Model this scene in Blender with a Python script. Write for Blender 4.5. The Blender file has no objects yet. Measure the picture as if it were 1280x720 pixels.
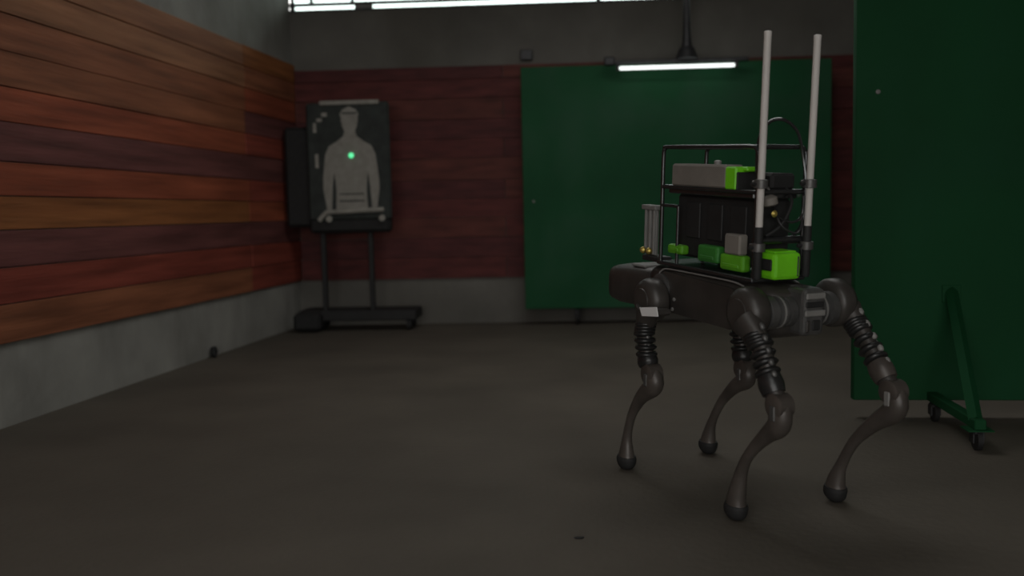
import bpy, bmesh, math, random
from math import sin, cos, pi, radians, atan
from mathutils import Vector, Matrix
random.seed(7)
S = bpy.context.scene
COL = S.collection

# ------------------------------------------------------------------ camera
cam_d = bpy.data.cameras.new('camera'); cam = bpy.data.objects.new('camera', cam_d); COL.objects.link(cam)
cam_d.sensor_width = 36.0; cam_d.lens = 36.0 * 1150 / 1280
yaw, pitch, roll = radians(7.92), atan(94.5 / 1150), 0.022
fwd = Vector((-sin(yaw) * cos(pitch), cos(yaw) * cos(pitch), -sin(pitch)))
r0 = Vector((cos(yaw), sin(yaw), 0)); u0 = r0.cross(fwd)
rt = cos(roll) * r0 - sin(roll) * u0; up = sin(roll) * r0 + cos(roll) * u0
M = Matrix((rt, up, -fwd)).transposed().to_4x4(); M.translation = (0, 0, 1.1)
cam.matrix_world = M
cam_d.clip_start = 0.05; cam_d.clip_end = 200
cam_d.dof.use_dof = True; cam_d.dof.focus_distance = 3.7; cam_d.dof.aperture_fstop = 1.3
S.camera = cam

# ------------------------------------------------------------------ sky and exposure
SKY = 3.0
W = bpy.data.worlds.new('overcast_sky'); S.world = W; W.use_nodes = True
bg = W.node_tree.nodes['Background']; bg.inputs[0].default_value = (1.0, 0.985, 0.955, 1); bg.inputs[1].default_value = SKY
S.view_settings.view_transform = 'Standard'; S.view_settings.look = 'None'
S.view_settings.exposure = 0.0; S.view_settings.gamma = 1.0; S.view_settings.use_curve_mapping = False

# room dimensions
XL, XR, YC, YREAR, ZC = -3.405, 4.6, 8.92, -4.2, 4.0
BA = radians(5.0)                                    # the back wall is not quite square to the side wall
SKYLIGHTS = [(-2.3, .6, -3.0, -.1), (-1.6, 1.5, 5.0, 6.5)]    # x0,x1,y0,y1 of unseen roof openings, sized to light the room
GATE = (-2.9, 2.9, 3.3)                              # x0, x1, height of the unseen gateway behind the camera, sized for its daylight

def portal(name, loc, rot, sx, sy):
    d = bpy.data.lights.new(name, 'AREA'); d.shape = 'RECTANGLE'; d.size = sx; d.size_y = sy; d.cycles.is_portal = True
    o = bpy.data.objects.new(name, d); COL.objects.link(o); o.location = loc; o.rotation_euler = rot
for x0, x1, y0, y1 in SKYLIGHTS:
    portal('skylight_portal', ((x0 + x1) / 2, (y0 + y1) / 2, ZC + .12), (0, 0, 0), x1 - x0, y1 - y0)
portal('gate_portal', ((GATE[0] + GATE[1]) / 2, YREAR - .2, GATE[2] / 2), (radians(90), 0, 0), GATE[1] - GATE[0], GATE[2])

# ------------------------------------------------------------------ materials
def mat(name, col, rough=.6, metal=0., var=.25, scale=6., stretch=(1, 1, 1), bump=.15, bscale=40., col2=None, stain=None, coords='Object', spec=.5):
    m = bpy.data.materials.new(name); m.use_nodes = True
    nt = m.node_tree; N = nt.nodes; L = nt.links; b = N['Principled BSDF']
    b.inputs['Roughness'].default_value = rough; b.inputs['Metallic'].default_value = metal
    b.inputs['Specular IOR Level'].default_value = spec
    tc = N.new('ShaderNodeTexCoord'); mp = N.new('ShaderNodeMapping'); mp.inputs['Scale'].default_value = stretch
    L.new(tc.outputs[coords], mp.inputs[0])
    nz = N.new('ShaderNodeTexNoise'); nz.inputs['Scale'].default_value = scale; nz.inputs['Detail'].default_value = 6
    L.new(mp.outputs[0], nz.inputs['Vector'])
    rp = N.new('ShaderNodeValToRGB'); rp.color_ramp.elements[0].position = .3; rp.color_ramp.elements[1].position = .72
    c2 = col2 or [min(1, c * (1 + var)) for c in col]; c1 = [c * (1 - var) for c in col] if not col2 else col
    rp.color_ramp.elements[0].color = (*c1, 1); rp.color_ramp.elements[1].color = (*c2, 1)
    L.new(nz.outputs['Fac'], rp.inputs[0]); out = rp.outputs[0]
    if stain:
        sc, sr, amount, scol = stain
        mp2 = N.new('ShaderNodeMapping'); mp2.inputs['Scale'].default_value = sr; L.new(tc.outputs[coords], mp2.inputs[0])
        n2 = N.new('ShaderNodeTexNoise'); n2.inputs['Scale'].default_value = sc; n2.inputs['Detail'].default_value = 4
        L.new(mp2.outputs[0], n2.inputs['Vector'])
        r2 = N.new('ShaderNodeValToRGB'); r2.color_ramp.elements[0].position = .48; r2.color_ramp.elements[1].position = .68
        r2.color_ramp.elements[0].color = (0, 0, 0, 1); r2.color_ramp.elements[1].color = (amount, amount, amount, 1)
        L.new(n2.outputs['Fac'], r2.inputs[0])
        mx = N.new('ShaderNodeMix'); mx.data_type = 'RGBA'; mx.inputs[7].default_value = (*scol, 1)
        L.new(r2.outputs[0], mx.inputs[0]); L.new(out, mx.inputs[6]); out = mx.outputs[2]
    L.new(out, b.inputs['Base Color'])
    if bump:
        n3 = N.new('ShaderNodeTexNoise'); n3.inputs['Scale'].default_value = bscale; n3.inputs['Detail'].default_value = 5
        L.new(mp.outputs[0], n3.inputs['Vector'])
        bp = N.new('ShaderNodeBump'); bp.inputs['Strength'].default_value = bump; bp.inputs['Distance'].default_value = .01
        L.new(n3.outputs['Fac'], bp.inputs['Height']); L.new(bp.outputs[0], b.inputs['Normal'])
    return m

def emit(name, col, st):
    m = bpy.data.materials.new(name); m.use_nodes = True; b = m.node_tree.nodes['Principled BSDF']
    b.inputs['Base Color'].default_value = (.5, .5, .5, 1)
    b.inputs['Emission Color'].default_value = (*col, 1); b.inputs['Emission Strength'].default_value = st
    return m

def glassy(name):
    m = bpy.data.materials.new(name); m.use_nodes = True; nt = m.node_tree; N = nt.nodes; N.clear()
    o = N.new('ShaderNodeOutputMaterial'); t = N.new('ShaderNodeBsdfTransparent'); g = N.new('ShaderNodeBsdfGlossy'); x = N.new('ShaderNodeMixShader')
    t.inputs[0].default_value = (.88, .96, .95, 1); g.inputs['Roughness'].default_value = .05; x.inputs[0].default_value = .06
    nt.links.new(t.outputs[0], x.inputs[1]); nt.links.new(g.outputs[0], x.inputs[2]); nt.links.new(x.outputs[0], o.inputs[0])
    return m

M_FLOOR = mat('floor_concrete', (.106, .092, .074), .8, var=.18, scale=1.3, bump=.25, bscale=30, stain=(.8, (1, 1, 1), .35, (.085, .071, .056)), spec=.3)
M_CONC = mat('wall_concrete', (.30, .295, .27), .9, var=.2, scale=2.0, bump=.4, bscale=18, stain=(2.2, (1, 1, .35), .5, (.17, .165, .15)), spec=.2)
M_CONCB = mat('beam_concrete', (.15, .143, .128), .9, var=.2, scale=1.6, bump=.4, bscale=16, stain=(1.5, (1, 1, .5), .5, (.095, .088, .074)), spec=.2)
M_CEIL = mat('ceiling_slab', (.16, .155, .145), .9, var=.2, scale=1.5)
M_STEEL = mat('dark_steel', (.05, .05, .052), .5, .6, scale=12)
M_BLACK = mat('black_rubber', (.012, .012, .012), .75, scale=20)
M_ROBOT = mat('robot_shell', (.045, .040, .036), .42, .1, scale=9, bump=.05)
M_ROBOT2 = mat('robot_grey_metal', (.12, .118, .115), .42, .5, scale=14, bump=.05)
M_LEG = mat('leg_shell', (.075, .064, .056), .4, .15, scale=12, bump=.05)
M_BOOT = mat('boot_rubber', (.016, .016, .016), .34, scale=20, bump=.05)
M_TROL = mat('trolley_black', (.014, .014, .014), .7, scale=12)
M_CAGE = mat('cage_black_tube', (.085, .088, .09), .24, .8, var=.1, scale=30, bump=0)
M_WHITE = mat('mast_white', (.62, .59, .56), .5, var=.06, scale=8, bump=.03)
M_BEIGE = mat('pack_grey', (.20, .182, .160), .7, var=.1, scale=14, bump=.1)
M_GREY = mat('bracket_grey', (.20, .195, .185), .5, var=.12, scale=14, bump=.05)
M_NEON = mat('neon_green_plastic', (.17, .64, .012), .45, var=.1, scale=9, bump=.05)
M_NEON2 = mat('lime_plastic', (.10, .36, .015), .5, var=.25, scale=14, bump=.05)
M_NEON3 = mat('leaf_green_plastic', (.035, .20, .03), .5, var=.2, scale=14, bump=.05)
M_BRASS = mat('brass', (.5, .38, .10), .4, .7, scale=20, bump=0)
M_STICK = mat('white_reflector', (.80, .80, .80), .4, var=.03, scale=9, bump=0)
M_GREEN = mat('green_paint', (.0040, .056, .017), .7, spec=.2, var=.18, scale=1.2, bump=.06, bscale=12, stain=(2.0, (1, 1, 1), .4, (.007, .062, .025)))
M_GREEN2 = mat('green_paint_pale', (.011, .078, .030), .7, spec=.2, var=.2, scale=1.2, bump=.06, bscale=12, stain=(1.3, (1, 1, 1), .5, (.036, .092, .056)))  # paler green with random greyer patches
M_TUBE = emit('tube_glow', (.93, 1.0, .97), 1.6)
M_DOT = emit('green_dot_glow', (.06, .95, .36), 1.0)  # spot of green light, made as a glowing disc on the board
M_GLASS = glassy('window_glass')
M_TFACE = mat('target_face', (.028, .034, .031), .8, var=.35, scale=9, bump=.1)
M_TSIL = mat('target_print', (.27, .26, .23), .85, var=.14, scale=14, bump=.15)
M_TFRAME = mat('target_frame', (.30, .29, .255), .8, var=.2, scale=14)

def wood(name, col):
    d = [c * .55 for c in col]
    return mat(name, d, .68, col2=[c * 1.2 for c in col], scale=3.2, stretch=(1, .35, 5), bump=.3, bscale=14,
               stain=(1.6, (1, .4, 3), .35, (col[0] * .5, col[1] * .42, col[2] * .45)), spec=.3)
WL = dict(tan=wood('plank_tan', (.34, .150, .075)), brown=wood('plank_brown', (.31, .112, .055)), rust=wood('plank_rust', (.36, .092, .045)),
          plum=wood('plank_plum', (.175, .062, .056)), ochre=wood('plank_ochre', (.34, .125, .042)), red=wood('plank_red', (.29, .064, .042)))
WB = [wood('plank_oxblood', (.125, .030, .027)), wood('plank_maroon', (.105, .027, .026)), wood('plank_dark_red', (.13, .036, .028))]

# ------------------------------------------------------------------ mesh helpers
class MB:
    def __init__(self): self.v = []; self.f = []; self.sm = []
    def add(self, v, f, smooth=False):
        o = len(self.v); self.v += [tuple(p) for p in v]; self.f += [tuple(i + o for i in q) for q in f]; self.sm += [smooth] * len(f); return self
    def box(self, x0, x1, y0, y1, z0, z1, bev=0.0, T=None, seg=1):
        bm = bmesh.new(); bmesh.ops.create_cube(bm, size=1)
        for v in bm.verts: v.co = Vector(((x0 + x1) / 2 + v.co.x * (x1 - x0), (y0 + y1) / 2 + v.co.y * (y1 - y0), (z0 + z1) / 2 + v.co.z * (z1 - z0)))
        if bev: bmesh.ops.bevel(bm, geom=bm.edges[:], offset=bev, segments=seg, affect='EDGES', profile=.5)
        if T: bm.transform(T)
        bm.verts.index_update(); self.add([v.co for v in bm.verts], [[v.index for v in f.verts] for f in bm.faces]); bm.free(); return self
    def sweep(self, pts, rad, n=12, caps=True, squash=1.0, side=None, sub=4):
        """tube along pts, radii interpolated by Catmull-Rom; squash scales the second axis"""
        P = [Vector(p) for p in pts]; R = list(rad) if hasattr(rad, '__len__') else [rad] * len(P)
        if sub > 1 and len(P) > 2:
            Q = []; RR = []
            for i in range(len(P) - 1):
                a = P[max(i - 1, 0)]; b = P[i]; c = P[i + 1]; d = P[min(i + 2, len(P) - 1)]
                ra = R[max(i - 1, 0)]; rb = R[i]; rc = R[i + 1]; rd = R[min(i + 2, len(P) - 1)]
                for k in range(sub):
                    t = k / sub
                    w = (-.5 * t + t * t - .5 * t ** 3, 1 - 2.5 * t * t + 1.5 * t ** 3, .5 * t + 2 * t * t - 1.5 * t ** 3, -.5 * t * t + .5 * t ** 3)
                    Q.append(a * w[0] + b * w[1] + c * w[2] + d * w[3]); RR.append(max(.001, ra * w[0] + rb * w[1] + rc * w[2] + rd * w[3]))
            P = Q + [P[-1]]; R = RR + [R[-1]]
        V = []; F = []; ref = Vector(side) if side else None
        for i, p in enumerate(P):
            t = (P[min(i + 1, len(P) - 1)] - P[max(i - 1, 0)]).normalized()
            if ref is None: ref = Vector((0, 0, 1)) if abs(t.z) < .9 else Vector((1, 0, 0))
            a = (ref - t * ref.dot(t)).normalized(); b = t.cross(a); ref = a
            for k in range(n):
                q = 2 * pi * k / n; V.append(p + a * cos(q) * R[i] * squash + b * sin(q) * R[i])
        for i in range(len(P) - 1):
            for k in range(n):
                F.append((i * n + k, i * n + (k + 1) % n, (i + 1) * n + (k + 1) % n, (i + 1) * n + k))
        if caps: F.append(tuple(range(n - 1, -1, -1))); F.append(tuple((len(P) - 1) * n + k for k in range(n)))
        return self.add(V, F, True)
    def cyl(self, a, b, r, n=16): return self.sweep([a, b], r, n, sub=1)
    def lathe(self, prof, o, axis, n=24):
        """prof: (radius, distance along axis)"""
        o = Vector(o); ax = Vector(axis).normalized(); a = ax.orthogonal().normalized(); b = ax.cross(a); V = []; F = []
        for r, h in prof:
            for k in range(n): q = 2 * pi * k / n; V.append(o + ax * h + (a * cos(q) + b * sin(q)) * max(r, 1e-4))
        m = len(prof)
        for i in range(m - 1):
            for k in range(n): F.append((i * n + k, i * n + (k + 1) % n, (i + 1) * n + (k + 1) % n, (i + 1) * n + k))
        F.append(tuple(range(n - 1, -1, -1))); F.append(tuple((m - 1) * n + k for k in range(n)))
        return self.add(V, F, True)
    def loft(self, secs, n=28, ex=5.0):
        """superellipse sections along x: (x, half_y, half_z, cy, cz)"""
        V = []; F = []
        for x, a, b, cy, cz in secs:
            for k in range(n):
                q = 2 * pi * (k + .5) / n; c, s = cos(q), sin(q)
                V.append((x, cy + a * math.copysign(abs(c) ** (2 / ex), c), cz + b * math.copysign(abs(s) ** (2 / ex), s)))
        for i in range(len(secs) - 1):
            for k in range(n): F.append((i * n + k, i * n + (k + 1) % n, (i + 1) * n + (k + 1) % n, (i + 1) * n + k))
        F.append(tuple(range(n - 1, -1, -1))); F.append(tuple((len(secs) - 1) * n + k for k in range(n)))
        return self.add(V, F, True)
    def prism(self, poly, to3, depth):
        """poly 2D outline -> to3(x, y, d) solid of the given depth"""
        n = len(poly); V = [to3(x, y, 0) for x, y in poly] + [to3(x, y, depth) for x, y in poly]
        return self.add(V, [tuple(range(n)), tuple(range(2 * n - 1, n - 1, -1))] + [(k, k + n, (k + 1) % n + n, (k + 1) % n) for k in range(n)])
    def xf(self, fn): self.v = [tuple(fn(Vector(p))) for p in self.v]; return self
    def build(self, name, m, parent=None):
        me = bpy.data.meshes.new(name); me.from_pydata(self.v, [], self.f); me.update()
        for p, s in zip(me.polygons, self.sm): p.use_smooth = s
        bm = bmesh.new(); bm.from_mesh(me); bmesh.ops.recalc_face_normals(bm, faces=bm.faces[:])
        for e in bm.edges:
            if len(e.link_faces) == 2 and e.calc_face_angle(0) > radians(42): e.smooth = False
        bm.to_mesh(me); bm.free()
        me.materials.append(m); o = bpy.data.objects.new(name, me); COL.objects.link(o)
        if parent: o.parent = parent
        return o

def empty(name, loc=(0, 0, 0), rz=0.0):
    o = bpy.data.objects.new(name, None); COL.objects.link(o); o.location = loc; o.rotation_euler = (0, 0, rz); o.empty_display_size = .2; return o
def tag(o, label, cat, group=None):
    o['label'] = label; o['category'] = cat
    if group: o['group'] = group
    return o
def struct(o, label, cat):
    o['kind'] = 'structure'; o['label'] = label; o['category'] = cat; return o

# ------------------------------------------------------------------ room shell
fl = MB().box(XL - .3, XR + .3, YREAR - 6, 10.2, -.2, 0).build('floor', M_FLOOR); struct(fl, 'dusty bare concrete floor of the range', 'floor')
wl = MB().box(XL - .3, XL, YREAR, YC + .01, 0, ZC).build('wall_left', M_CONC); struct(wl, 'concrete side wall clad with coloured planks', 'wall')
wr = MB().box(XR, XR + .3, YREAR, 9.9, 0, ZC).build('wall_right', M_CONC); struct(wr, 'plain concrete wall opposite the planked wall', 'wall')
b = MB(); g0, g1, gh = GATE
b.box(XL, g0, YREAR - .3, YREAR, 0, ZC).box(g1, XR, YREAR - .3, YREAR, 0, ZC).box(g0, g1, YREAR - .3, YREAR, gh, ZC)
struct(b.build('wall_front', M_CONC), 'concrete wall with a wide open gateway', 'wall')
# ceiling slab with skylight openings
b = MB(); ys = [YREAR] + [t for s in SKYLIGHTS for t in (s[2], s[3])] + [10.2]
for i in range(len(ys) - 1):
    if i % 2 == 0: b.box(XL, XR, ys[i], ys[i + 1], ZC, ZC + .12)
    else:
        s = SKYLIGHTS[i // 2]; b.box(XL, s[0], ys[i], ys[i + 1], ZC, ZC + .12).box(s[1], XR, ys[i], ys[i + 1], ZC, ZC + .12)
ce = struct(b.build('ceiling', M_CEIL), 'dark flat roof slab with skylight openings', 'ceiling')
for yb in (-1.0, 2.7, 7.0): MB().box(XL + .01, XR - .01, yb - .1, yb + .1, ZC - .25, ZC).build('roof_beam', M_STEEL, ce)

# back wall in its own frame: s along the wall from the corner, d into the room, z up
BW = Matrix.Translation((XL, YC, 0)) @ Matrix.Rotation(BA, 4, 'Z')       # local x = s, local -y = into the room
def bwp(s, d, z): return BW @ Vector((s, -d, z))
LEN = 8.1
ZS = 3.115
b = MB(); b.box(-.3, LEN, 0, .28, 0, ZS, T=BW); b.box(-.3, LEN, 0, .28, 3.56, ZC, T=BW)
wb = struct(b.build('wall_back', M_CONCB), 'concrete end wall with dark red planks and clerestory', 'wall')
# clerestory strip
win = empty('window_1', bwp(0, 0, ZS)); win.rotation_euler = (0, 0, BA); struct(win, 'narrow clerestory window strip under the roof', 'window')
MB().box(0, LEN, -.012, .05, 0, .018).build('window_sill', M_STEEL, win)
MB().box(0, LEN, -.005, .04, .062, .088).build('transom', M_STEEL, win)
MB().box(0, LEN, -.005, .04, .40, .445).build('head_rail', M_STEEL, win)
for sx in (.03, .22, .63, 1.75, 3.05, 4.4, 5.7, 7.0):
    MB().box(sx - .014, sx + .014, -.004, .036, .088, .40).build('mullion', M_STEEL, win)
for sx in (.03, 3.05, 5.7): MB().box(sx - .02, sx + .02, -.004, .036, .018, .062).build('mullion', M_STEEL, win)
MB().box(.655, .83, -.003, .03, .018, .062).build('blanking_panel', M_GREY, win)
seq = (.03, .22, .63, 1.75, 3.05, 4.4, 5.7, 7.0, 8.05)
for a, c in zip(seq, seq[1:]): MB().box(a, c, .012, .016, .088, .40).build('pane', M_GLASS, win)
for a, c in ((.03, .655), (.83, 3.05), (3.05, 5.7), (5.7, 8.05)): MB().box(a, c, .012, .016, .018, .062).build('pane', M_GLASS, win)

# planks on the side wall (rows measured bottom to top)
rows = [.455, .665, .862, 1.064, 1.248, 1.433, 1.648, 1.838, 2.03, 2.234, 2.42, 2.605]
cols = ['brown', 'red', 'plum', 'ochre', 'rust', 'plum', 'rust', 'brown', 'brown', 'tan', 'tan']
far = ['red', 'red', 'plum', 'rust', 'red', 'plum', 'red', 'plum', 'rust', 'brown', 'ochre']
for i in range(11):
    off = random.uniform(-.05, .05)
    for (y0, y1), key in (((YREAR + .05, 2.6 + off), cols[(i + 3) % 11]), ((2.6 + off, 7.72 + off), cols[i]), ((7.72 + off, YC - .004), far[i])):
        t = random.uniform(.022, .034); zz = rows[i + 1] + (random.uniform(-.012, .008) if i == 10 else 0)
        o = MB().box(XL + .001, XL + t, y0 + .003, y1 - .003, rows[i] + .0025, zz - .0025, .003).build('plank', WL[key], wl)
# planks on the end wall
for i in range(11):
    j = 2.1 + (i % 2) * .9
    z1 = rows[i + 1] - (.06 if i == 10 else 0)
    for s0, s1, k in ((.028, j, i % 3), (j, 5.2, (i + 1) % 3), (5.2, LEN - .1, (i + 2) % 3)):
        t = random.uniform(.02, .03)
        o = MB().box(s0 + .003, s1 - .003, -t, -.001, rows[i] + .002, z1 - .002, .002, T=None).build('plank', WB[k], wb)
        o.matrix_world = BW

# ------------------------------------------------------------------ green shield panels on castors
def caster(p, parent, r=.045):
    c = MB(); c.box(p[0] - .022, p[0] + .022, p[1] - .03, p[1] + .03, p[2] + r * 1.55, p[2] + r * 1.9, .004)
    c.box(p[0] - .024, p[0] - .018, p[1] - .02, p[1] + .03, p[2] + r * .7, p[2] + r * 1.7).box(p[0] + .018, p[0] + .024, p[1] - .02, p[1] + .03, p[2] + r * .7, p[2] + r * 1.7)
    o = c.build('caster', M_STEEL, parent)
    MB().lathe([(.6 * r, 0), (r, .004), (r, .026), (.6 * r, .03)], (p[0] - .015, p[1], p[2] + r), (1, 0, 0), 18).build('wheel', M_BLACK, o)
def shield(loc, rz, w, z0, z1, braces, m, label, bolts, reach=.58, bh=.56, back=False):
    e = empty('shield_panel', loc, rz); tag(e, label, 'panel', None)
    MB().box(0, w, -.012, .012, z0, z1, .004).build('sheet', m, e)
    f = MB(); f.box(0, .04, .012, .05, z0, z1).box(w - .04, w, .012, .05, z0, z1).box(.04, w - .04, .012, .05, z0, z0 + .04).box(.04, w - .04, .012, .05, z1 - .04, z1).build('back_frame', m, e)
    for bx, cut in braces:
        sg = -1 if back else 1
        def yb(a, c): return (min(-sg * a, -sg * c), max(-sg * a, -sg * c))
        rn = MB().box(bx - .025, bx + .025, *yb(.013, reach), z0, z0 + .045, .004).build('foot_rail', m, e)
        MB().box(bx - .055, bx + .055, *yb(reach - .09, reach + .01), z0 - .006, z0).build('caster_plate', m, rn)
        br = MB().sweep([(bx, -sg * (reach - .06), z0 + .03), (bx + .085, -sg * .016, z0 + bh)], .030, 4, sub=1).build('brace', m, e)
        MB().box(bx + .04, bx + .13, *yb(.012, .02), z0 + bh - .06, z0 + bh + .03, .002).build('brace_plate', m, br)
        r = (z0 - .006) / 1.9
        for py in (reach - .04, .06): caster((bx, -sg * py, 0), e, r)
    for bx, bz in bolts: MB().lathe([(.012, 0), (.012, .006), (.007, .009)], (bx, -.012, bz), (0, -1, 0), 10).build('bolt', M_GREY, e)
    return e
shield((1.085, 4.88, 0), radians(1.0), 1.75, .098, 2.45, [(.385, 0), (1.35, 0)], M_GREEN,
       'tall dark green steel shield panel with a diagonal brace on castors behind the robot dog', [(.105, 1.66), (.105, .4), (1.62, 1.66)], reach=.66)
g = bwp(2.29, .33, 0)
shield((g.x, g.y, 0), BA, 2.90, .165, 2.465, [(.5, 0), (2.2, 0)], M_GREEN2,
       'wide green shield panel standing before the dark red planked wall under the tube light', [(.1, 1.2), (2.6, 1.2)], reach=.28, bh=.4, back=True)

# ------------------------------------------------------------------ tube light
tl = empty('tube_light', bwp(3.21, .5, 2.40), BA); tag(tl, 'lit white fluorescent tube lamp hanging above the far green panel', 'lamp')
MB().box(-.07, 1.18, -.02, .02, .04, .075, .006).build('housing', M_STEEL, tl)
MB().lathe([(.008, 0), (.0165, .004), (.0165, 1.051), (.008, 1.055)], (0, 0, .005), (1, 0, 0), 14).build('tube', M_TUBE, tl)
for sx in (-.03, 1.055): MB().box(sx, sx + .03, -.02, .02, -.02, .045, .005).build('lamp_holder', M_STEEL, tl)
MB().sweep([(.62, 0, .07), (.62, 0, .16), (.62, 0, .34), (.62, 0, ZC - 2.40)], [.11, .075, .035, .016], 12).build('pendant_stem', M_STEEL, tl)
MB().box(-.14, -.04, -.03, .03, .03, .11, .012).build('ballast_box', M_STEEL, tl)
jb = MB().box(2.28, 2.40, -.05, 0, 2.58, 2.68, .008, T=BW); jb.box(2.325, 2.355, -.056, -.05, 2.615, 2.645, T=BW)
tag(jb.build('junction_box', M_STEEL), 'small dark junction box on the concrete beam above the red planks', 'junction box')

# ------------------------------------------------------------------ target on its trolley
tg = empty('shooting_target', (-2.66, 8.42, 0), radians(4)); tag(tg, 'soldier silhouette shooting target with a green dot on a dark stand in the corner', 'target')
TW = .36
MB().box(-.43, TW, 0, .05, 1.06, 2.16, .02).build('target_board', M_TFACE, tg)
bk = MB().box(-.67, .30, .06, .20, 1.0, 1.95, .03).build('backing_block', M_BLACK, tg)  # plain dark block behind the board, reaching past its left edge
MB().box(-.44, .34, .02, .16, .94, 1.10, .03).build('lower_block', M_BLACK, tg)  # plain dark block along the board's lower edge
half = [(0, .98), (.05, .97), (.076, .93), (.08, .86), (.066, .80), (.05, .765), (.062, .715), (.13, .665), (.20, .625), (.235, .55), (.25, .44), (.262, .33), (.265, .22), (.245, .10), (.235, .02), (.19, .02), (.185, .12), (.178, .24), (.16, .38), (.148, .30), (.142, .20), (.148, .10), (.15, .0)]
poly = [(x, z) for x, z in half] + [(-x * 1.02, z) for x, z in reversed(half[1:])]
sil = MB().prism(poly, lambda x, z, d: (x - .012, -.001 - d, 1.13 + z), .004).build('silhouette', M_TSIL, tg); sil['label'] = 'pale grey printed silhouette of a soldier from the waist up'
MB().prism([(-.085, .90), (.085, .90), (.088, .925), (.06, .965), (0, .99), (-.06, .965), (-.088, .925)], lambda x, z, d: (x - .012, -.005 - d, 1.13 + z), .004).build('helmet', M_TSIL, sil)
for sx in (-1, 1): MB().prism([(.02 * sx, .12), (.135 * sx, .12), (.135 * sx, .19), (.02 * sx, .19)], lambda x, z, d: (x - .012, -.005 - d, 1.13 + z), .003).build('pouch', M_TSIL, sil)
MB().box(-.085, .062, -.010, -.006, 2.05, 2.064).build('visor', M_TFACE, sil)
for bz in (1.235, 1.30): MB().box(-.13, .105, -.009, -.005, bz, bz + .012).build('belt', M_TFACE, sil)
MB().box(-.29, .27, -.02, .03, 2.135, 2.175, .006).build('top_bar', M_TFRAME, tg)
MB().sweep([(-.33, -.02, 1.06), (-.27, -.02, 1.125), (-.20, -.02, 1.14), (.29, -.02, 1.155)], .022, 8, sub=2).build('bottom_bar', M_TFRAME, tg)
for sx in (-.235, .27): MB().lathe([(.014, 0), (.03, .004), (.03, .02), (.014, .025)], (sx, -.001, 1.075), (0, -1, 0), 16).build('clamp_knob', M_TFRAME, tg)
for sx, z, w, h in ((-.335, 1.62, .03, .13), (-.345, 1.93, .03, .09), (-.25, 2.05, .05, .035), (-.30, 2.0, .05, .03)):
    MB().box(sx - w / 2, sx + w / 2, -.004, 0, z - h / 2, z + h / 2).build('paper_patch', M_TFRAME, tg)
do = MB().lathe([(.012, 0), (.025, .004), (.020, .014), (.008, .018)], (-.005, -.006, 1.665), (0, -1, 0), 16).build('aiming_dot', M_DOT, tg); do['label'] = 'small glowing green dot on the chest'
for sx in (-.33, .13):
    MB().box(sx - .024, sx + .024, .08, .13, .16, 1.0, .006).build('post', M_TROL, tg)
MB().box(-.58, .56, .02, .38, .10, .20, .01).build('trolley_deck', M_TROL, tg)
MB().box(-.60, -.34, -.10, .30, .02, .19, .03).build('counterweight', M_BLACK, tg)
for sx in (-.45, .48):
    for sy in (.07, .33): caster((sx, sy, 0), tg, .052)

# ------------------------------------------------------------------ robot dog: local x forward, y left, z up
RB = empty('robot_dog', (.319, 3.682, 0), radians(122.05))
tag(RB, 'dark four-legged robot dog carrying a tube cage with two white masts and neon green cases', 'robot dog')
TH = radians(4.0)
def bf(p): return Vector((p.x * cos(TH) - (p.z - .75) * sin(TH), p.y, .75 + p.x * sin(TH) + (p.z - .75) * cos(TH)))     # body is pitched nose-up
def bd(mb, name, m, parent=RB): return mb.xf(bf).build(name, m, parent)

body = bd(MB().loft([(-.435, .085, .066, 0, .76), (-.425, .10, .078, 0, .757), (-.39, .122, .092, 0, .755), (-.2, .132, .097, 0, .755), (.13, .132, .097, 0, .755), (.31, .126, .092, 0, .757), (.345, .11, .08, 0, .757), (.35, .10, .07, 0, .757)]), 'body', M_ROBOT)
for s in (-1, 1):
    sp = bd(MB().prism([(-.27, .79), (-.24, .825), (.20, .835), (.235, .80), (.215, .69), (.18, .675), (-.24, .672), (-.27, .70)], lambda x, z, d: (x, s * (.129 + d), z), .010), 'side_panel', M_ROBOT, body)
    for px, pz in ((.12, .731), (.13, .69)): bd(MB().lathe([(.008, 0), (.008, .004), (.004, .006)], (px, s * .139, pz), (0, s, 0), 10), 'screw', M_GREY, sp)
bd(MB().box(-.30, .24, -.10, .10, .846, .862, .006), 'top_deck', M_ROBOT2, body)
head = bd(MB().loft([(.335, .07, .055, 0, .752), (.36, .095, .075, 0, .745), (.40, .118, .090, 0, .738), (.62, .118, .090, 0, .728), (.69, .108, .080, 0, .724), (.725, .085, .060, 0, .722), (.735, .05, .035, 0, .722)], ex=4.2), 'head', M_ROBOT)
bd(MB().lathe([(.03, 0), (.03, .012), (.024, .016)], (.73, 0, .722), (1, 0, 0), 18), 'camera_lens', M_BLACK, head)
bd(MB().box(.41, .52, -.095, .095, .820, .832, .004), 'head_trim', M_GREY, head)

# rear electronics module
rm = bd(MB().box(-.50, -.40, -.062, .034, .685, .85, .016, seg=2), 'rear_module', M_ROBOT2)
bd(MB().box(-.506, -.499, -.052, .026, .786, .806, .003), 'slot', M_BLACK, rm)
bd(MB().box(-.506, -.499, -.040, -.004, .705, .742, .004), 'port', M_BLACK, rm)
bd(MB().box(-.508, -.498, -.056, .028, .814, .836, .004), 'handle_bar', M_GREY, rm)
bd(MB().box(-.508, -.498, -.058, .030, .755, .776, .003), 'label_strip', M_GREY, rm)
bd(MB().box(-.506, -.499, .006, .022, .70, .742, .003), 'latch', M_ROBOT, rm)

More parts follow.
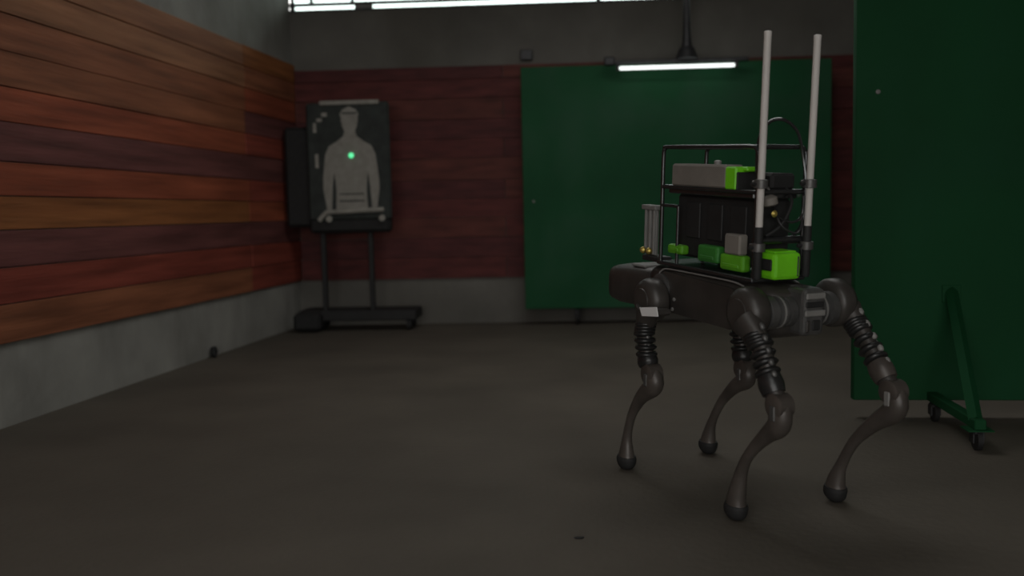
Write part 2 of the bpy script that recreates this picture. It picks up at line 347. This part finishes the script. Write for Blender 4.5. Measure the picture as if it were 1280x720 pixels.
LEGS = {  # side, hip, thigh points, knee and calf path in robot x, z
    'front_left': (.225, (.205, .735), [(.210, .60), (.190, .50)], [(.155, .442), (.142, .398), (.235, .334), (.311, .246), (.350, .150), (.358, .075), (.360, .043)]),
    'front_right': (-.225, (.205, .735), [(.180, .60), (.160, .49)], [(.142, .425), (.130, .385), (.211, .334), (.300, .255), (.370, .152), (.396, .075), (.400, .043)]),
    'rear_left': (.225, (-.405, .740), [(-.510, .640), (-.552, .535)], [(-.605, .452), (-.603, .392), (-.547, .345), (-.469, .275), (-.417, .204), (-.383, .100), (-.377, .045)]),
    'rear_right': (-.225, (-.405, .750), [(-.500, .655), (-.585, .545)], [(-.652, .462), (-.660, .403), (-.568, .335), (-.475, .249), (-.414, .151), (-.388, .085), (-.383, .045)]),
}
for key, (v, hip, thp, cp) in LEGS.items():
    s = 1 if v > 0 else -1; rear = key.startswith('rear')
    hx, hz = hip
    # abduction motor: axis along the body
    x0 = -.425 if rear else .215
    hm = MB().lathe([(.040, 0), (.054, .006), (.054, .030), (.046, .033), (.046, .044), (.056, .047), (.056, .072), (.046, .075), (.046, .086), (.060, .090), (.060, .118), (.05, .124)], (x0, s * .03, .765), (0, s, 0), 26).xf(bf).build('hip_motor', M_ROBOT2, RB)
    MB().lathe([(.0575, 0), (.0575, .008)], (x0, s * .088, .765), (0, s, 0), 26).xf(bf).build('motor_ring', M_GREY, hm)
    # thigh motor housing: big disc at the side
    th = MB().lathe([(.05, 0), (.080, .010), (.088, .022), (.088, .060), (.078, .080), (.05, .092)], (hx, s * (.148), hz), (0, s, 0), 30).build('thigh_motor', M_ROBOT, RB)
    MB().lathe([(.05, 0), (.048, .007), (.02, .009)], (hx, s * .238, hz), (0, s, 0), 20).build('motor_cap', M_ROBOT, th)
    # thigh: shell that tapers, sleeved by a corrugated boot
    kx, kz = cp[0]
    pts = [(hx - .03, v, hz - .03)] + [(a, v, c) for a, c in thp] + [(kx + .02, v, kz + .02)]
    tg_ = MB().sweep(pts, [.058, .036, .033, .036], 16, squash=.85, side=(0, 1, 0)).build('thigh', M_ROBOT, RB)
    P = [Vector(p) for p in pts]
    a, c = P[0].lerp(P[1], .62), P[2]
    ring = MB()
    for k in range(7):
        q = a.lerp(P[1], k / 3) if k < 3 else P[1].lerp(c, (k - 3) / 3.6); d = (c - a).normalized()
        ring.sweep([q - d * .011, q - d * .004, q + d * .004, q + d * .011], [.036, .0435, .0435, .036], 14, sub=2)
    ring.build('corrugated_boot', M_BOOT, tg_)
    cuff = MB().sweep([P[2] - (P[2] - P[1]).normalized() * .01, P[2] + (P[3] - P[2]) * .3, P[2] + (P[3] - P[2]) * .75], [.040, .046, .041], 16, squash=.9, side=(0, 1, 0)).build('knee_cuff', M_LEG if key == 'rear_right' else M_BOOT, tg_)
    # highlights on the boot rings, made as pale beads along the thigh
    for k in range(5):
        q = P[1].lerp(P[2], -.45 + k * .36) + Vector((-.032, s * .006, .017)) * (1 if rear else .8)
        MB().lathe([(.004, -.013), (.009, -.009), (.011, 0), (.009, .009), (.004, .013)], q, (P[2] - P[1]), 12).build('glint_bead', M_GREY if rear and s < 0 else M_ROBOT2, tg_)
    # calf: curved, thin in the middle, swelling into the foot
    cpts = [(x, v, z) for x, z in cp]
    ca = MB().sweep(cpts, [.042, .043, .030, .0215, .0225, .036, .043], 18, squash=.82, side=(0, 1, 0), sub=5).build('calf', M_LEG, RB)
    MB().lathe([(.03, 0), (.041, .006), (.041, .062), (.03, .068)], (kx, v - .034, kz), (0, 1, 0), 22).build('knee_joint', M_LEG, ca)
    MB().box(kx - .018, kx + .012, v - .038, v + .038, kz - .05, kz + .005, .006).build('knee_window', M_GREY if s < 0 and rear else M_ROBOT2, ca)
    fx, fz = cp[-1]
    MB().sweep([(fx - .001, v, fz + .016), (fx, v, fz), (fx - .002, v, fz - .020), (fx - .002, v, fz - .036), (fx - .002, v, fz - .0435)], [.0435, .0465, .041, .027, .006], 18, squash=.88, side=(0, 1, 0), sub=3).build('foot', M_BLACK, ca)

# white reflector tag on the front hip
MB().prism([(.152, .714), (.032, .725), (.021, .689), (.135, .681)], lambda x, z, d: (x, .279 + d, z), .004).build('reflector_tag', M_STICK, RB)
MB().box(.045, .150, .20, .279, .686, .712, .008).build('hip_bracket', M_ROBOT, RB)
# highlight line on the flank and front shoulder, made as a pale strip
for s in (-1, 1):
    bd(MB().sweep([(.225, s * .136, .70), (.240, s * .139, .76), (.243, s * .137, .81), (.225, s * .128, .838), (.18, s * .124, .845), (0, s * .124, .847), (-.22, s * .124, .847), (-.29, s * .126, .838)], .0035, 8), 'edge_highlight', M_GREY, body)

# tube cage
cg = bd(MB().box(-.345, .265, -.105, .135, .858, .874, .004), 'cage', M_CAGE)
R_ = .0085
def tube(pts, name='tube', r=R_, m=M_CAGE, par=cg): return bd(MB().sweep(pts, r, 10, sub=5 if len(pts) > 2 else 1), name, m, par)
ZT = 1.333; VR = -.09
for v in (.12, VR):
    tube([(.255, v, .87), (.255, v, 1.10), (.255, v, ZT - .04), (.247, v, ZT - .008), (.22, v, ZT), (-.10, v, ZT), (-.29, v, ZT), (-.325, v, ZT - .012), (-.335, v, ZT - .05), (-.335, v, 1.1), (-.335, v, .87)])
    tube([(.255, v, 1.175), (-.335, v, 1.175)]); tube([(.14, v, .87), (.14, v, 1.10)], r=.007); tube([(.255, v, 1.10), (.14, v, 1.10)], r=.007)
for u in (.235, -.31): tube([(u, .12, ZT), (u, VR, ZT)])
tube([(.255, .12, 1.175), (.255, VR, 1.175)]); tube([(-.335, .125, 1.005), (-.335, VR, 1.005)], r=.014); tube([(-.335, .12, 1.175), (-.335, VR, 1.175)])
tube([(-.335, .125, .885), (-.335, VR, .885)], r=.012)

# white masts
for v in (.128, -.088):
    ms = bd(MB().lathe([(.0115, 1.03), (.0128, 1.034), (.0128, 1.70), (.0135, 1.702), (.0135, 1.716), (.010, 1.718)], (-.362, v, 0), (0, 0, 1), 14), 'antenna_mast', M_WHITE)
    bd(MB().lathe([(.012, .872), (.0155, .88), (.0155, 1.05), (.013, 1.056)], (-.362, v, 0), (0, 0, 1), 14), 'sleeve', M_TROL, ms)
    for z in (1.205, .985):
        c = MB().lathe([(.014, z - .016), (.024, z - .014), (.024, z + .014), (.014, z + .016)], (-.362, v, 0), (0, 0, 1), 14); c.box(-.37, -.325, v - .012, v + .012, z - .012, z + .012, .003)
        bd(c, 'clamp', M_ROBOT2, ms)
        bd(MB().cyl((-.362, v + .02, z), (-.362, v + .042, z), .006, 8), 'clamp_screw', M_STEEL, ms)

# payload inside the cage
core = bd(MB().box(-.29, .20, -.075, .085, .90, 1.15, .012), 'payload_case', M_BLACK)
for u in (-.2, -.06, .08): bd(MB().box(u - .045, u + .045, .085, .092, .98, 1.12, .004), 'case_panel', M_TROL, core)
bd(MB().box(-.31, .22, -.08, .115, 1.150, 1.172, .004), 'upper_shelf', M_CAGE)
pk = bd(MB().box(-.165, .185, .045, .128, 1.18, 1.268, .008), 'battery_pack', M_BEIGE)
gc = bd(MB().box(-.225, -.160, .043, .130, 1.178, 1.262, .006), 'end_cap', M_NEON, pk)
bd(MB().box(-.232, -.224, .040, .128, 1.176, 1.243, .003), 'end_plate', M_BLACK, pk)
bd(MB().box(-.25, -.205, .02, .10, 1.245, 1.262, .004), 'cap_lip', M_NEON, pk)
bd(MB().lathe([(.014, 0), (.014, .012), (.006, .016)], (-.05, .08, 1.268), (0, 0, 1), 12), 'knob', M_GREY, pk)
bd(MB().box(-.30, .0, -.08, .03, 1.18, 1.24, .01), 'radio_unit', M_BLACK)
# front upright bracket
fb = bd(MB().box(.31, .385, .095, .11, .885, 1.085, .003), 'front_bracket', M_GREY)
for u in (.315, .345, .378): bd(MB().box(u - .005, u + .005, .11, .122, .89, 1.08, .002), 'rib', M_GREY, fb)
bd(MB().box(.295, .40, .085, .128, 1.075, 1.095, .003), 'bracket_cap', M_GREY, fb)
bd(MB().box(.26, .39, .06, .125, .862, .885, .004), 'bracket_foot', M_STEEL, fb)
for u in (.325, .37): bd(MB().lathe([(.012, 0), (.015, .01), (.010, .018), (.004, .022)], (u, .125, .905), (0, 1, 0), 10), 'brass_fitting', M_BRASS, fb)
# neon green cases along the lower shelf
for u0, u1, z0, z1, nm, mm in ((.10, .20, .910, .948, 'green_mount', M_NEON2), (-.13, -.005, .900, .965, 'green_mount', M_NEON3), (-.28, -.145, .885, .945, 'green_mount', M_NEON2)):
    c = MB().box(u0, u1, .088, .128, z0, z1, .010, seg=2); o = bd(c, nm, mm)
    bd(MB().box(u0 + .02, u1 - .02, .127, .131, z0 + .012, z0 + .026, .002), 'rib', mm, o)
bd(MB().box(-.262, -.172, .09, .13, .945, 1.02, .006), 'grey_cube', M_BEIGE)
nc = bd(MB().box(-.415, -.30, -.022, .098, .872, .968, .014, seg=2), 'rear_case', M_NEON); nc['label'] = 'bright neon green plastic case between the masts'
bd(MB().box(-.405, -.335, .098, .104, .905, .945, .004), 'latch', M_BLACK, nc)
bd(MB().box(-.42, -.414, -.008, -.003, .885, .955, .002), 'seam', M_STEEL, nc); bd(MB().box(-.40, -.32, -.01, .085, .966, .973, .003), 'lid_plate', M_NEON, nc)
# receiver puck and cables
pu = bd(MB().lathe([(.018, 0), (.028, .006), (.028, .03), (.012, .04)], (-.33, .055, 1.125), (.1, .2, 1), 16), 'receiver_puck', M_BEIGE)
bd(MB().lathe([(.010, 0), (.013, .006), (.006, .014)], (-.35, .058, 1.10), (-1, 0, 0), 10), 'brass_plug', M_BRASS, pu)
bd(MB().sweep([(-.33, .055, 1.16), (-.335, .075, 1.19), (-.345, .10, 1.20)], .004, 8), 'puck_lead', M_GREY, pu)
def cable(pts, r=.005, m=M_CAGE): bd(MB().sweep(pts, r, 8, sub=6), 'cable', m)
cable([(-.25, .06, 1.24), (-.27, .07, 1.36), (-.30, .05, 1.42), (-.33, .01, 1.425), (-.34, -.04, 1.385), (-.335, -.072, 1.31), (-.345, -.085, 1.2), (-.34, -.08, 1.06), (-.30, -.05, 1.0)], .006)
cable([(-.33, .05, 1.10), (-.36, -.01, 1.07), (-.36, -.06, 1.09), (-.35, -.075, 1.16)], .005)
cable([(-.31, .02, 1.12), (-.36, .03, 1.06), (-.365, -.03, 1.03), (-.35, -.07, 1.05), (-.34, -.08, 1.12)], .004, M_STEEL)
cable([(-.28, -.04, 1.2), (-.34, -.03, 1.14), (-.35, .02, 1.06), (-.33, .07, 1.02)], .006, M_BLACK)

# ------------------------------------------------------------------ small litter
def chip(x, y, sx, sy, sz, m, label, rz):
    bm = bmesh.new(); bmesh.ops.create_icosphere(bm, subdivisions=2, radius=1)
    c = MB()
    for v in bm.verts: v.co *= random.uniform(.75, 1.1)
    zmin = min(v.co.z for v in bm.verts)
    bm.verts.index_update(); c.add([(v.co.x * sx, v.co.y * sy, (v.co.z - zmin) * sz) for v in bm.verts], [[v.index for v in f.verts] for f in bm.faces]); bm.free()
    o = c.build('floor_scrap', m); o.location = (x, y, 0); o.rotation_euler.z = rz; tag(o, label, 'scrap')
chip(-.21, 3.02, .02, .008, .004, M_BLACK, 'tiny dark scrap lying alone on the open concrete floor', .1)
chip(-3.36, 6.86, .035, .05, .05, M_BLACK, 'small dark lump on the floor against the planked wall base', .3)
